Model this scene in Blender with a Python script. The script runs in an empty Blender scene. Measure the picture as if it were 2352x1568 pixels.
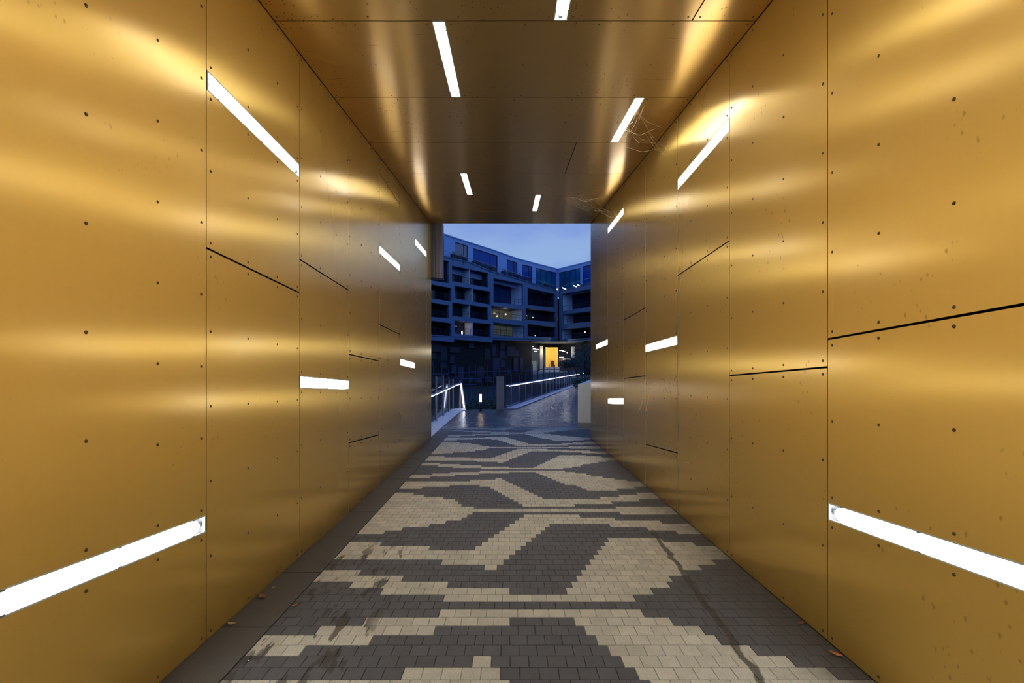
import bpy, bmesh, math, random
from mathutils import Vector, Matrix

S = bpy.context.scene
COL = S.collection
R = random.Random(7)

# ------------------------------------------------------------------ camera model (metres; eye at 0,0,1.62 looking +Y)
CX, CY, F, H = 1169.0, 848.0, 1081.0, 1.62
EYE = Vector((0, 0, H))
XL, XR = -1.807, 1.902            # gold wall faces
Y_END = 10.95                     # mouth of the passage
Y_BACK = -3.44


def ray(x, y):
    return Vector(((x - CX) / F, 1.0, -(y - CY) / F))


def at(x, y, D):
    return EYE + ray(x, y) * D


def on_floor(x, y, z=0.0):
    d = ray(x, y)
    return EYE + d * ((z - H) / d.z)


def ceil_z(Y):
    return H + 2.33 + 0.0971 * Y


# ------------------------------------------------------------------ object helpers
def tag(o, label=None, cat=None, group=None, kind=None):
    if label: o['label'] = label
    if cat: o['category'] = cat
    if group: o['group'] = group
    if kind: o['kind'] = kind
    return o


def empty(name, loc=(0, 0, 0)):
    o = bpy.data.objects.new(name, None)
    o.empty_display_size = 0.1
    o.location = loc
    COL.objects.link(o)
    return o


class MB:
    """collects geometry; build() links it as one mesh object"""
    def __init__(self):
        self.v, self.f, self.m, self.sm = [], [], [], []

    def face(self, pts, mi=0, smooth=False):
        b = len(self.v)
        self.v += [tuple(p) for p in pts]
        self.f.append(tuple(range(b, b + len(pts))))
        self.m.append(mi); self.sm.append(smooth)

    def prism(self, quad, off, mi=0, cap=True, back=True):
        """polygon quad extruded by vector off"""
        q = [Vector(p) for p in quad]
        off = Vector(off)
        r = [p + off for p in q]
        n = len(q)
        b = len(self.v)
        self.v += [tuple(p) for p in q] + [tuple(p) for p in r]
        fs = []
        if cap: fs.append(tuple(range(b, b + n)))
        if back: fs.append(tuple(reversed(range(b + n, b + 2 * n))))
        for i in range(n):
            j = (i + 1) % n
            fs.append((b + i, b + n + i, b + n + j, b + j))
        for f in fs:
            self.f.append(f); self.m.append(mi); self.sm.append(False)

    def box(self, lo, hi, mi=0):
        x0, y0, z0 = lo; x1, y1, z1 = hi
        self.prism([(x0, y0, z0), (x1, y0, z0), (x1, y1, z0), (x0, y1, z0)], (0, 0, z1 - z0), mi)

    def tube(self, p0, p1, r0, r1=None, seg=8, mi=0, caps=True):
        p0, p1 = Vector(p0), Vector(p1)
        r1 = r0 if r1 is None else r1
        d = (p1 - p0).normalized()
        a = d.orthogonal().normalized(); c = d.cross(a)
        b = len(self.v)
        for p, r in ((p0, r0), (p1, r1)):
            for i in range(seg):
                t = 2 * math.pi * i / seg
                self.v.append(tuple(p + (a * math.cos(t) + c * math.sin(t)) * r))
        for i in range(seg):
            j = (i + 1) % seg
            self.f.append((b + i, b + j, b + seg + j, b + seg + i)); self.m.append(mi); self.sm.append(True)
        if caps:
            self.f.append(tuple(b + i for i in reversed(range(seg)))); self.m.append(mi); self.sm.append(False)
            self.f.append(tuple(b + seg + i for i in range(seg))); self.m.append(mi); self.sm.append(False)

    def dome(self, c, n, r, h, seg=10, mi=0):
        """low screw-head dome at c, axis n"""
        c, n = Vector(c), Vector(n).normalized()
        a = n.orthogonal().normalized(); k = n.cross(a)
        b = len(self.v)
        for rr, hh in ((r, 0), (r * .8, h * .8), (r * .35, h)):
            for i in range(seg):
                t = 2 * math.pi * i / seg
                self.v.append(tuple(c + (a * math.cos(t) + k * math.sin(t)) * rr + n * hh))
        for l in range(2):
            for i in range(seg):
                j = (i + 1) % seg
                self.f.append((b + l * seg + i, b + l * seg + j, b + (l + 1) * seg + j, b + (l + 1) * seg + i))
                self.m.append(mi); self.sm.append(True)
        self.f.append(tuple(b + 2 * seg + i for i in range(seg))); self.m.append(mi); self.sm.append(False)

    def build(self, name, mats, parent=None, recalc=True):
        me = bpy.data.meshes.new(name)
        me.from_pydata(self.v, [], self.f)
        for m in (mats if isinstance(mats, (list, tuple)) else [mats]):
            me.materials.append(m)
        me.polygons.foreach_set('material_index', self.m)
        me.polygons.foreach_set('use_smooth', self.sm)
        if recalc:
            bm = bmesh.new(); bm.from_mesh(me)
            bmesh.ops.recalc_face_normals(bm, faces=bm.faces)
            bm.to_mesh(me); bm.free()
        me.update()
        o = bpy.data.objects.new(name, me)
        COL.objects.link(o)
        if parent is not None:
            o.parent = parent
            o.matrix_parent_inverse = Matrix.Translation(parent.location).inverted()
        return o


# ------------------------------------------------------------------ materials
class NT:
    def __init__(self, name):
        self.mat = bpy.data.materials.new(name)
        self.mat.use_nodes = True
        self.t = self.mat.node_tree
        self.b = self.t.nodes['Principled BSDF']
        self.out = self.t.nodes['Material Output']

    def n(self, typ, **kw):
        nd = self.t.nodes.new(typ)
        for k, v in kw.items():
            if k.startswith('in_'):
                nd.inputs[k[3:].replace('_', ' ')].default_value = v
            else:
                setattr(nd, k, v)
        return nd

    def l(self, a, b):
        self.t.links.new(a, b)

    def math(self, op, a, b=None, clamp=False):
        nd = self.n('ShaderNodeMath', operation=op, use_clamp=clamp)
        for i, s in enumerate((a, b)):
            if s is None: continue
            if isinstance(s, (int, float)): nd.inputs[i].default_value = s
            else: self.l(s, nd.inputs[i])
        return nd.outputs[0]

    def ramp(self, fac, stops):
        nd = self.n('ShaderNodeValToRGB')
        e = nd.color_ramp.elements
        while len(e) < len(stops): e.new(0.5)
        for el, (p, c) in zip(e, stops):
            el.position = p
            el.color = (c, c, c, 1) if isinstance(c, (int, float)) else (*c, 1)
        self.l(fac, nd.inputs[0])
        return nd.outputs[0]

    def noise(self, vec, scale, detail=3, rough=.55):
        nd = self.n('ShaderNodeTexNoise')
        nd.inputs['Scale'].default_value = scale
        nd.inputs['Detail'].default_value = detail
        nd.inputs['Roughness'].default_value = rough
        if vec is not None: self.l(vec, nd.inputs['Vector'])
        return nd.outputs['Fac']

    def mapped(self, scale, loc=(0, 0, 0)):
        g = self.n('ShaderNodeNewGeometry')
        m = self.n('ShaderNodeMapping')
        m.inputs['Scale'].default_value = scale
        m.inputs['Location'].default_value = loc
        self.l(g.outputs['Position'], m.inputs['Vector'])
        return m.outputs[0]

    def pos(self):
        g = self.n('ShaderNodeNewGeometry')
        s = self.n('ShaderNodeSeparateXYZ')
        self.l(g.outputs['Position'], s.inputs[0])
        return s.outputs

    def mix(self, fac, a, b):
        nd = self.n('ShaderNodeMix', data_type='RGBA')
        if isinstance(fac, (int, float)): nd.inputs[0].default_value = fac
        else: self.l(fac, nd.inputs[0])
        for i, s in ((6, a), (7, b)):
            if isinstance(s, tuple): nd.inputs[i].default_value = (*s, 1)
            else: self.l(s, nd.inputs[i])
        return nd.outputs[2]

    def set(self, **kw):
        for k, v in kw.items():
            k = k.replace('_', ' ')
            if isinstance(v, tuple) and len(v) == 3: v = (*v, 1)
            if hasattr(v, 'is_linked') or hasattr(v, 'links'): self.l(v, self.b.inputs[k])
            else: self.b.inputs[k].default_value = v
        return self


def plain(name, col, rough=.6, metal=0., var=.12, vscale=8., spec=.5):
    """procedural: base colour broken up by a noise"""
    m = NT(name)
    f = m.noise(m.mapped((1, 1, 1)), vscale, 4)
    c = m.mix(f, tuple(x * (1 - var) for x in col), tuple(min(1, x * (1 + var)) for x in col))
    m.set(Base_Color=c, Roughness=rough, Metallic=metal, Specular_IOR_Level=spec)
    return m.mat


def glow(name, col, strength):
    m = NT(name)
    m.set(Base_Color=(.9, .9, .9), Roughness=.4, Emission_Color=col, Emission_Strength=strength)
    if strength < 7 and name not in ('bollard_glow',):
        m.mat.cycles.emission_sampling = 'NONE'      # too small to light anything around them
    return m.mat


def gold(name, streak, tangent=(0, 1, 0), base_a=(.69, .455, .11), base_b=(.80, .55, .15), r0=.22, r1=.29, bottom=True, spots=1.0, haze=(.94, .635, .135), hz=1.35, coat=.55):
    m = NT(name)
    st = m.noise(m.mapped(streak), 1.0, 4, .6)                    # brushing streaks
    big = m.noise(m.mapped((.8, .8, .6)), 1.3, 3)                 # slow blotches
    col = m.mix(m.math('ADD', m.math('MULTIPLY', st, .5), m.math('MULTIPLY', big, .5)), base_a, base_b)
    # small dark specks and smears, in drifts
    v = m.n('ShaderNodeTexVoronoi'); v.inputs['Scale'].default_value = 1.0
    m.l(m.mapped((38, 38, 25)), v.inputs['Vector'])
    drift = m.ramp(m.noise(m.mapped((1, 1, 1), (3, 1, 5)), 1.7, 3), [(.40, 0.), (.60, 1.)])
    rad = m.math('MULTIPLY', drift, .46 * spots)
    sp = m.math('SUBTRACT', rad, v.outputs['Distance'])
    sc = m.n('ShaderNodeSeparateColor'); m.l(v.outputs['Color'], sc.inputs[0])
    few = m.math('GREATER_THAN', sc.outputs[0], .72)
    spot = m.math('MULTIPLY', m.math('MULTIPLY', m.math('MULTIPLY', sp, 9, True), few), .80)
    dirt = spot
    px = m.pos()
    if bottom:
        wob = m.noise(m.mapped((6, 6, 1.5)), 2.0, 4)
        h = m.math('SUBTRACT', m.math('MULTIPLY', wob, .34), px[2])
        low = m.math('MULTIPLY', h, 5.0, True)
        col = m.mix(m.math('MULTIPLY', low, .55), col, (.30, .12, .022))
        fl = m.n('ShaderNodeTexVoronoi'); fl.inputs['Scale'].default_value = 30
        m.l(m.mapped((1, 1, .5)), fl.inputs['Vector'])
        low_shade = m.math('MULTIPLY', m.math('SUBTRACT', 1.15, px[2]), .45, True)  # shade of the lower wall painted into the colour
        col = m.mix(low_shade, col, (.42, .25, .055))
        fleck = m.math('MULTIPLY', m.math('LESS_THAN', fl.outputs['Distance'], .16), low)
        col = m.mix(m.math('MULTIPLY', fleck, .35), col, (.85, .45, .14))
    col = m.mix(dirt, col, (.10, .05, .012))
    rough = m.math('ADD', m.math('MULTIPLY', st, r1 - r0), r0)
    tv = m.n('ShaderNodeCombineXYZ')
    for i in range(3): tv.inputs[i].default_value = tangent[i]
    m.set(Base_Color=col, Metallic=1.0, Roughness=rough, Anisotropic=.89, Coat_Weight=coat, Coat_Roughness=.18, Coat_IOR=1.5)
    m.l(tv.outputs[0], m.b.inputs['Tangent'])
    # hazy second lobe under the brushed one, fading out at grazing angles
    b2 = m.n('ShaderNodeBsdfPrincipled')
    b2.inputs['Metallic'].default_value = .6
    b2.inputs['Roughness'].default_value = .55
    m.l(m.mix(.5, col, haze), b2.inputs['Base Color'])
    lw = m.n('ShaderNodeLayerWeight'); lw.inputs[0].default_value = .5
    fac = m.math('MULTIPLY', m.math('POWER', m.math('SUBTRACT', 1.0, lw.outputs['Facing']), 1.5), hz, True)
    mxs = m.n('ShaderNodeMixShader')
    m.l(fac, mxs.inputs[0]); m.l(m.b.outputs[0], mxs.inputs[1]); m.l(b2.outputs[0], mxs.inputs[2])
    m.l(mxs.outputs[0], m.out.inputs['Surface'])
    bp = m.n('ShaderNodeBump'); bp.inputs['Strength'].default_value = .012; bp.inputs['Distance'].default_value = .01
    m.l(m.noise(m.mapped((1.2, 1.2, 1.2), (2, 7, 1)), 1.0, 2), bp.inputs['Height'])
    m.l(bp.outputs[0], m.b.inputs['Normal'])
    return m.mat


M = {}
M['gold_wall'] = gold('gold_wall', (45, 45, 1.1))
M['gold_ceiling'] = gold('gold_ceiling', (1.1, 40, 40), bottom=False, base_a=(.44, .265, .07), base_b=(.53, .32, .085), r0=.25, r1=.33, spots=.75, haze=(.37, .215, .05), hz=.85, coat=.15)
M['screw'] = plain('screw', (.11, .075, .035), .5, .7)
M['black'] = plain('gap_black', (.012, .010, .008), .9)
M['concrete_dark'] = plain('concrete_dark', (.05, .05, .055), .8)
M['lamp_on'] = glow('lamp_on', (1.0, .975, .93), 29.0)
M['lamp_rim'] = plain('lamp_rim', (.50, .60, .56), .35)
M['lamp_tray'] = plain('lamp_tray', (.30, .31, .33), .4, .3)
M['lamp_metal'] = plain('lamp_metal', (.35, .35, .36), .35, .9)
M['led'] = glow('led', (.82, .84, 1.0), 15.0)
M['led_soft'] = glow('led_soft', (.86, .88, 1.0), 8.0)
M['warm'] = glow('warm_lamp', (1.0, .66, .30), 9.0)
M['warm_small'] = glow('warm_small_lamp', (1.0, .72, .35), 3.0)
M['cool_small'] = glow('cool_small_lamp', (.9, 1.0, .92), 3.5)


def paver(name, base, wet_y=12.2):
    m = NT(name)
    g = m.n('ShaderNodeNewGeometry')
    rnd = g.outputs['Random Per Island']
    P = m.pos()
    fine = m.noise(m.mapped((1, 1, 1)), 190, 2, .7)
    mid = m.noise(m.mapped((1, 1, 1)), 9, 4)
    k = m.math('ADD', m.math('MULTIPLY', rnd, .20), .78)
    k = m.math('MULTIPLY', k, m.math('ADD', m.math('MULTIPLY', fine, 1.4), .30))
    k = m.math('MULTIPLY', k, m.math('ADD', m.math('MULTIPLY', mid, .5), .75))
    v = m.n('ShaderNodeVectorMath', operation='SCALE')
    v.inputs[0].default_value = base
    m.l(k, v.inputs['Scale'])
    col = v.outputs[0]
    # grime near both walls
    ex = m.math('ABSOLUTE', P[0])
    grime = m.math('MULTIPLY', m.math('SUBTRACT', m.math('ADD', ex, m.math('MULTIPLY', mid, .7)), 1.85), 2.0, True)
    col = m.mix(m.math('MULTIPLY', grime, .75), col, (.055, .05, .04))
    # damp streaks: a runnel along the right, patches on the left
    wob = m.noise(m.mapped((1, 1, 1), (4, 2, 0)), 5, 3)
    cx = m.math('ADD', m.math('MULTIPLY', m.math('SUBTRACT', P[1], 2.7), .055), m.math('ADD', m.math('MULTIPLY', wob, .12), 1.27))
    run = m.math('MULTIPLY', m.math('SUBTRACT', .030, m.math('ABSOLUTE', m.math('SUBTRACT', P[0], cx))), 80, True)
    run = m.math('MULTIPLY', run, m.math('MULTIPLY', m.math('SUBTRACT', 4.9, P[1]), 3, True))
    patch = m.ramp(m.noise(m.mapped((6, 1.6, 1), (1, 6, 0)), 1.6, 3, .6), [(.56, 0.), (.60, 1.)])
    inband = m.math('MULTIPLY', m.math('SUBTRACT', .42, m.math('ABSOLUTE', m.math('ADD', P[0], 1.18))), 6, True)
    inband = m.math('MULTIPLY', inband, m.math('MULTIPLY', m.math('SUBTRACT', 4.6, P[1]), 2, True))
    stain = m.math('MAXIMUM', run, m.math('MULTIPLY', patch, inband))
    col = m.mix(m.math('MULTIPLY', stain, .82), col, (.03, .026, .02))
    # rain-wet beyond the mouth of the passage
    wetn = m.noise(m.mapped((.5, 2.0, 1)), 2.2, 3)
    wet = m.math('MULTIPLY', m.math('SUBTRACT', m.math('ADD', P[1], m.math('MULTIPLY', wetn, 2.2)), wet_y + 1.0), .8, True)
    col = m.mix(m.math('MULTIPLY', wet, .80), col, (.010, .012, .026))
    wr = m.math('ADD', m.math('MULTIPLY', m.noise(m.mapped((1.5, 7, 1)), 1.6, 4), .40), .02)
    dry = .72
    rough = m.math('ADD', m.math('MULTIPLY', m.math('SUBTRACT', 1.0, wet), dry), m.math('MULTIPLY', wet, wr))
    bp = m.n('ShaderNodeBump'); bp.inputs['Strength'].default_value = .25; bp.inputs['Distance'].default_value = .004
    m.l(m.math('ADD', fine, m.math('MULTIPLY', m.math('MULTIPLY', wet, m.noise(m.mapped((1.2, 10, 1)), 1.3, 4, .6)), 22)), bp.inputs['Height'])
    m.l(bp.outputs[0], m.b.inputs['Normal'])
    m.set(Base_Color=col, Roughness=rough)
    return m.mat


M['pave_dark'] = paver('paver_dark', (.080, .086, .098))
M['pave_light'] = paver('paver_light', (.475, .48, .415))
M['pave_joint'] = paver('paver_joint', (.03, .027, .022))
M['gutter'] = paver('gutter_stone', (.080, .080, .076))

# outdoors at dusk
M['facade'] = plain('facade_render', (.115, .20, .37), .7, var=.06, vscale=.8)
M['pent'] = plain('penthouse_render', (.27, .44, .80), .6, var=.05, vscale=.6)
M['reveal'] = plain('loggia_render_lit', (.62, .76, 1.0), .7, var=.06)  # same concrete as the facade, sky light on it brightened into the colour
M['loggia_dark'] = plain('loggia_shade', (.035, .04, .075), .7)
M['frame'] = plain('window_frame', (.02, .025, .04), .5)
M['glass_dark'] = plain('window_glass_dark', (.010, .016, .045), .08, var=.4, vscale=.25, spec=.3)
M['glass_sky'] = plain('window_glass_sky', (.004, .075, .36), .12, var=.3, vscale=.3, spec=.15)
M['blind'] = plain('roller_blind', (.30, .28, .33), .7)
M['rail_dark'] = plain('rail_dark', (.02, .03, .06), .5, .3)
M['rail_pale'] = plain('rail_pale', (.36, .37, .44), .5)
M['plinth'] = plain('plinth_dark', (.006, .007, .014), .7)
M['plinth_a'] = plain('plinth_panel', (.035, .038, .07), .6)
M['plinth_b'] = plain('plinth_panel_blue', (.03, .05, .11), .6)
M['planter'] = plain('planter_dark', (.03, .03, .04), .7)
M['leafy'] = plain('leafy_green', (.02, .055, .028), .7, var=.5, vscale=3)
M['leaf_dark'] = plain('leaf_dark', (.018, .05, .03), .6, var=.5, vscale=3)
M['bark'] = plain('bark', (.03, .022, .016), .9)
M['kerb'] = plain('kerb_white', (.62, .62, .68), .6)
M['steel'] = plain('steel_pale', (.27, .31, .47), .45, .3)
M['steel_dark'] = plain('steel_dark', (.06, .06, .09), .4, .6)
M['parapet'] = plain('parapet_white', (.78, .78, .74), .6, var=.06, vscale=3)
M['ground'] = plain('ground_dark', (.012, .014, .016), .9)
M['lattice'] = plain('lattice_blue', (.045, .07, .20), .5)
M['yellow'] = NT('yellow_panel').set(Base_Color=(.80, .48, .06), Roughness=.5, Emission_Color=(.95, .50, .06), Emission_Strength=.55).mat  # lobby light on this wall put in as emission
M['white_wall'] = plain('white_wall', (.55, .55, .50), .6)
M['soffit_grey'] = plain('soffit_grey', (.22, .21, .19), .7)
M['brown_door'] = plain('brown_door', (.22, .08, .03), .5)
def streaked(name, a, b, scale, rough):
    m = NT(name)
    f = m.ramp(m.noise(m.mapped(scale), 1.0, 4, .65), [(.3, 0.), (.7, 1.)])
    m.set(Base_Color=m.mix(f, a, b), Roughness=rough, Metallic=0.)
    return m.mat


M['trim_grey'] = streaked('grey_metal', (.05, .055, .09), (.14, .15, .23), (22, 22, .6), .55)
M['leaf_orange'] = plain('fallen_orange', (.50, .16, .04), .7)
M['leaf_tan'] = plain('fallen_tan', (.42, .30, .12), .7)
M['leaf_brown'] = plain('fallen_brown', (.22, .09, .03), .7)
M['paper'] = plain('paper_white', (.75, .74, .70), .7)
M['web'] = plain('web_thread', (.75, .62, .40), .6)


def rail_glass():
    m = NT('rail_glass')
    t = m.n('ShaderNodeBsdfTransparent'); t.inputs[0].default_value = (.62, .64, .70, 1)
    g = m.n('ShaderNodeBsdfGlossy'); g.inputs['Roughness'].default_value = .06; g.inputs['Color'].default_value = (.8, .85, 1, 1)
    d = m.n('ShaderNodeBsdfDiffuse'); d.inputs['Color'].default_value = (.05, .05, .07, 1)
    fr = m.n('ShaderNodeFresnel'); fr.inputs['IOR'].default_value = 1.45
    mx = m.n('ShaderNodeMixShader'); mx2 = m.n('ShaderNodeMixShader')
    mx2.inputs[0].default_value = .3
    m.l(t.outputs[0], mx2.inputs[1]); m.l(d.outputs[0], mx2.inputs[2])
    m.l(m.math('MULTIPLY', fr.outputs[0], .35), mx.inputs[0]); m.l(mx2.outputs[0], mx.inputs[1]); m.l(g.outputs[0], mx.inputs[2])
    m.l(mx.outputs[0], m.out.inputs['Surface'])
    return m.mat


M['rail_glass'] = rail_glass()

# ------------------------------------------------------------------ walls: columns of slanted gold panels
PW = 1.25
Y0 = 2.81
SEAM = [Y0 + PW * k for k in range(-5, 7)]      # k = -5 .. 6
GAP = .004
SLOT = .006
TH = .005
BACK = .10


def wall(side):
    X = XL if side == 'left' else XR
    nx = 1 if side == 'left' else -1             # into the passage
    # per column k: slanted seams [(z near, z far)], lamps [(z near, z far, height)]
    if side == 'left':
        seams = {-1: [], 0: [(2.345, 2.28)], 1: [(2.57, 2.51)], 2: [(1.79, 1.735), (.79, .71)], 3: [(2.245, 2.20), (4.37, 4.35)], -2: [(1.9, 1.96)], -3: [(1.2, 1.15)]}
        lamps = {-1: [(.795, .70, .104)], 0: [(3.352, 3.325, .122)], 1: [(1.511, 1.443, .108)], 3: [(3.295, 3.296, .108)],
                 4: [(1.743, 1.69, .112)], 5: [(4.08, 4.13, .118)], -3: [(2.6, 2.55, .11)]}
    else:
        seams = {-1: [(1.87, 1.80)], 0: [(1.633, 1.567)], 1: [(2.73, 2.676)], 2: [(.677, .576)], 3: [(2.476, 2.436), (1.53, 1.468)], -3: [(1.1, 1.2)]}
        lamps = {-1: [(.862, .775, .104)], 1: [(3.735, 3.70, .122)], 2: [(1.949, 1.91, .108)], 4: [(4.25, 4.28, .115), (1.093, 1.01, .108)],
                 5: [(2.148, 2.107, .108)], -2: [(3.3, 3.35, .11)]}
    root = MB()
    off = nx * -BACK
    y0, y1 = SEAM[0], Y_END
    root.prism([(X + off, y0, -.02), (X + off, y1, -.02), (X + off, y1, ceil_z(y1) + .25), (X + off, y0, ceil_z(y0) + .25)], (nx * -.25, 0, 0))
    # returns closing the mouth of the wall
    xa, xb = sorted((X + off, X - nx * TH))
    root.box((xa, Y_END - .02, -.02), (xb, Y_END, ceil_z(Y_END) + .1), 0)
    wobj = root.build('wall_' + side, [M['black']])
    tag(wobj, 'wall of brushed gold metal panels on the %s side of the passage' % side, kind='structure')
    out = []
    cols = [(k, Y0 + PW * k, min(Y0 + PW * (k + 1), Y_END)) for k in range(-5, 7)]
    for k, ya, yb in cols:
        cuts = [('s', a, b, SLOT) for a, b in seams.get(k, [])] + [('l', a, b, h / 2) for a, b, h in lamps.get(k, [])]
        cuts.sort(key=lambda c: c[1])
        lo_a, lo_b = .003, .003
        for c in cuts + [None]:
            if c is None:
                hi_a, hi_b = ceil_z(ya) - .005, ceil_z(yb) - .005
            else:
                hi_a, hi_b = c[1] - c[3], c[2] - c[3]
            a, b = ya + GAP, yb - GAP
            if hi_a - lo_a > .03:
                mb = MB()
                q = [(X, a, lo_a), (X, b, lo_b), (X, b, hi_b), (X, a, hi_a)]
                mb.prism(q, (-nx * TH, 0, 0))
                # screw heads: rows at both edges and two inner lines
                for t, e in ((.03, 1), (.36, 1), (.69, 1), (.97, 1)):
                    yy = a + (b - a) * t
                    z0 = lo_a + (lo_b - lo_a) * t; z1 = hi_a + (hi_b - hi_a) * t
                    n = max(2, int((z1 - z0) / .42) + 1)
                    if z1 - z0 < .12: continue
                    for i in range(n):
                        zz = z0 + .035 + (z1 - z0 - .07) * i / (n - 1)
                        mb.dome((X, yy, zz), (nx, 0, 0), .0085, .004, 9, 1)
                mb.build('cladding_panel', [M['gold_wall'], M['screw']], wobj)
            if c is not None:
                lo_a, lo_b = c[1] + c[3], c[2] + c[3]
                if c[0] == 'l':
                    out.append((k, ya, yb, c[1], c[2], c[3] * 2))
    return X, nx, out


def luminaire(origin, along, across, normal, length, h, label, a0=None):
    """strip light: parallelogram cut along the panel seams. along/across need not be square to each other."""
    o = Vector(origin)
    al, ac, n = Vector(along), Vector(across), Vector(normal)

    def P(s, t, d):           # s metres along, t -.5..+.5 across, d out of the wall
        return o + al * s + ac * (t * h) + n * d
    root = empty('strip_light', o + al * (length / 2))
    tag(root, label, 'light', 'strip lights set flush in the gold panels')
    a, b = .006, length - .006
    tray = MB()
    D = -.055
    ring = [(a, -.5), (b, -.5), (b, .5), (a, .5)]
    tray.face([P(s, t, D) for s, t in ring])
    for i in range(4):
        (s0, t0), (s1, t1) = ring[i], ring[(i + 1) % 4]
        tray.face([P(s0, t0, D), P(s1, t1, D), P(s1, t1, -.001), P(s0, t0, -.001)])
    tray.build('housing', M['lamp_tray'], root, recalc=False)
    rim = MB()
    rw, re = .07, .009
    inner = [(a + re, -.5 + rw), (b - re, -.5 + rw), (b - re, .5 - rw), (a + re, .5 - rw)]
    for i in range(4):
        j = (i + 1) % 4
        rim.prism([P(*ring[i], .001), P(*ring[j], .001), P(*inner[j], .001), P(*inner[i], .001)], n * -.012)
    rim.build('rim', M['lamp_rim'], root)
    e = .058
    # glowing cover: shallow barrel with rounded ends
    cov = MB()
    prof = [(-.425, -.016), (-.37, -.003), (-.15, .001), (.15, .001), (.37, -.003), (.425, -.016)]
    stations = [(a + e, .35), (a + e + .006, .55), (a + e + .016, .82), (a + e + .034, 1.0), (b - e - .034, 1.0), (b - e - .016, .82), (b - e - .006, .55), (b - e, .35)]
    for (s0, k0), (s1, k1) in zip(stations, stations[1:]):
        for (t0, d0), (t1, d1) in zip(prof, prof[1:]):
            cov.face([P(s0, t0 * k0, d0), P(s1, t0 * k1, d0), P(s1, t1 * k1, d1), P(s0, t1 * k0, d1)], 0, True)
    for s, k in (stations[0], stations[-1]):
        cov.face([P(s, t * k, d) for t, d in prof])
    co = cov.build('glowing_cover', M['lamp_on'], root)
    for s0, s1 in ((a + .022, a + e + .005), (b - .022, b - e - .005)):
        hm = MB()
        hm.tube(P(s0, 0, -.03), P(s1, 0, -.03), h * .10, h * .17, 10)
        hm.box(tuple(P(s0, 0, -.03) - Vector((.012, .012, .012))), tuple(P(s0, 0, -.03) + Vector((.012, .012, .012))))
        hm.build('lamp_holder', M['lamp_metal'], root)
    if a0:
        for s in (a + .11, (a + b) / 2, b - .11):
            for t in (-.43, .43):
                cm = MB()
                c = P(s, t, .003)
                cm.prism([c + al * -.010 + ac * -.004, c + al * .010 + ac * -.004, c + al * .010 + ac * .004, c + al * -.010 + ac * .004], n * -.010)
                cm.build('clip', M['lamp_metal'], root)
    return root


def wall_lights(side, labels):
    X, nx, lights = wall(side)
    for (k, ya, yb, za, zb, h) in lights:
        lab = labels.get((k, za > 2), None)
        slope = (zb - za) / (yb - ya)
        luminaire((X, ya, za), (0, 1, slope), (0, 0, 1), (nx, 0, 0), yb - ya, h, lab, a0=(k <= 1))


wall_lights('left', {
    (-1, False): 'long white strip light low on the left gold wall, cut off by the photo edge',
    (0, True): 'long white strip light high on the left gold wall, nearest the viewer up there',
    (1, False): 'nearly level white strip light at chest height on the left wall',
    (3, True): 'white strip light high on the left wall, second of its three high lights',
    (4, False): 'small far white strip light at waist height on the left wall near the mouth',
    (5, True): 'small far white strip light high on the left wall beside the hanging grey panel',
    (-3, True): 'white strip light high on the left wall behind the viewer',
})
wall_lights('right', {
    (-1, False): 'long white strip light low on the right gold wall, cut off by the photo edge',
    (1, True): 'long slanting white strip light high on the right wall, larger of its two high ones',
    (2, False): 'white strip light at chest height on the right wall, below the large high one',
    (4, True): 'small far white strip light high on the right wall by the cobwebs',
    (4, False): 'small level white strip light low on the right wall near the mouth of the passage',
    (5, True): 'smallest far white strip light at mid height at the right edge of the passage mouth',
    (-2, True): 'white strip light high on the right wall behind the viewer',
})

# orange scratches on the right wall
M['scratch'] = plain('scratch_orange', (.95, .42, .16), .5)
wr = bpy.data.objects['wall_right']
for pts in ([(1496, 892), (1491, 905), (1487, 922), (1484, 943)], [(1478, 912), (1474, 926), (1468, 944)], [(1575, 1060), (1579, 1063), (1583, 1063)]):
    m = MB()
    q = []
    for x, y in pts:
        D = F * XR / (x - CX)
        q.append(Vector((XR - .001, D, H - (y - CY) * D / F)))
    for a, b in zip(q, q[1:]):
        o = Vector((0, .009, .002))
        m.face([a - o, b - o, b + o, a + o])
    m.build('scratch', M['scratch'], wr, recalc=False)

# ------------------------------------------------------------------ ceiling
CS = [-1.31, -.07, 1.16, 2.39, 3.624, 4.853, 6.06, 7.30, 8.51, 9.76, Y_END]
cb = MB()
xa, xb = XL - .35, XR + .35
y0, y1 = SEAM[0], Y_END
cb.prism([(xa, y0, ceil_z(y0) + .10), (xb, y0, ceil_z(y0) + .10), (xb, y1, ceil_z(y1) + .10), (xa, y1, ceil_z(y1) + .10)], (0, 0, .3))
cb.box((xa, Y_END - .02, ceil_z(Y_END) + .002), (xb, Y_END, ceil_z(Y_END) + .11))
ceiling = tag(cb.build('ceiling', M['black']), 'rising ceiling of darker gold metal panels over the passage', kind='structure')
clamps = {3: ('l', .395), 4: ('l', -.544), 5: ('l', 1.351), 7: ('l', -.705), 8: ('l', .533), 0: ('l', -.4), 1: ('l', .9)}
ccuts = {6: .87, 3: 1.408}
clabels = {3: 'white ceiling strip light cut off by the top edge of the photo', 4: 'long white ceiling strip light on the left half of the ceiling',
           5: 'slanting white ceiling strip light at the right side of the ceiling under cobwebs',
           7: 'short far white ceiling strip light left of centre, above the sky', 8: 'farthest white ceiling strip light, in the dark ceiling band above the opening',
           0: 'white ceiling strip light well behind the viewer', 1: 'white ceiling strip light just behind and above the viewer'}
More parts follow.
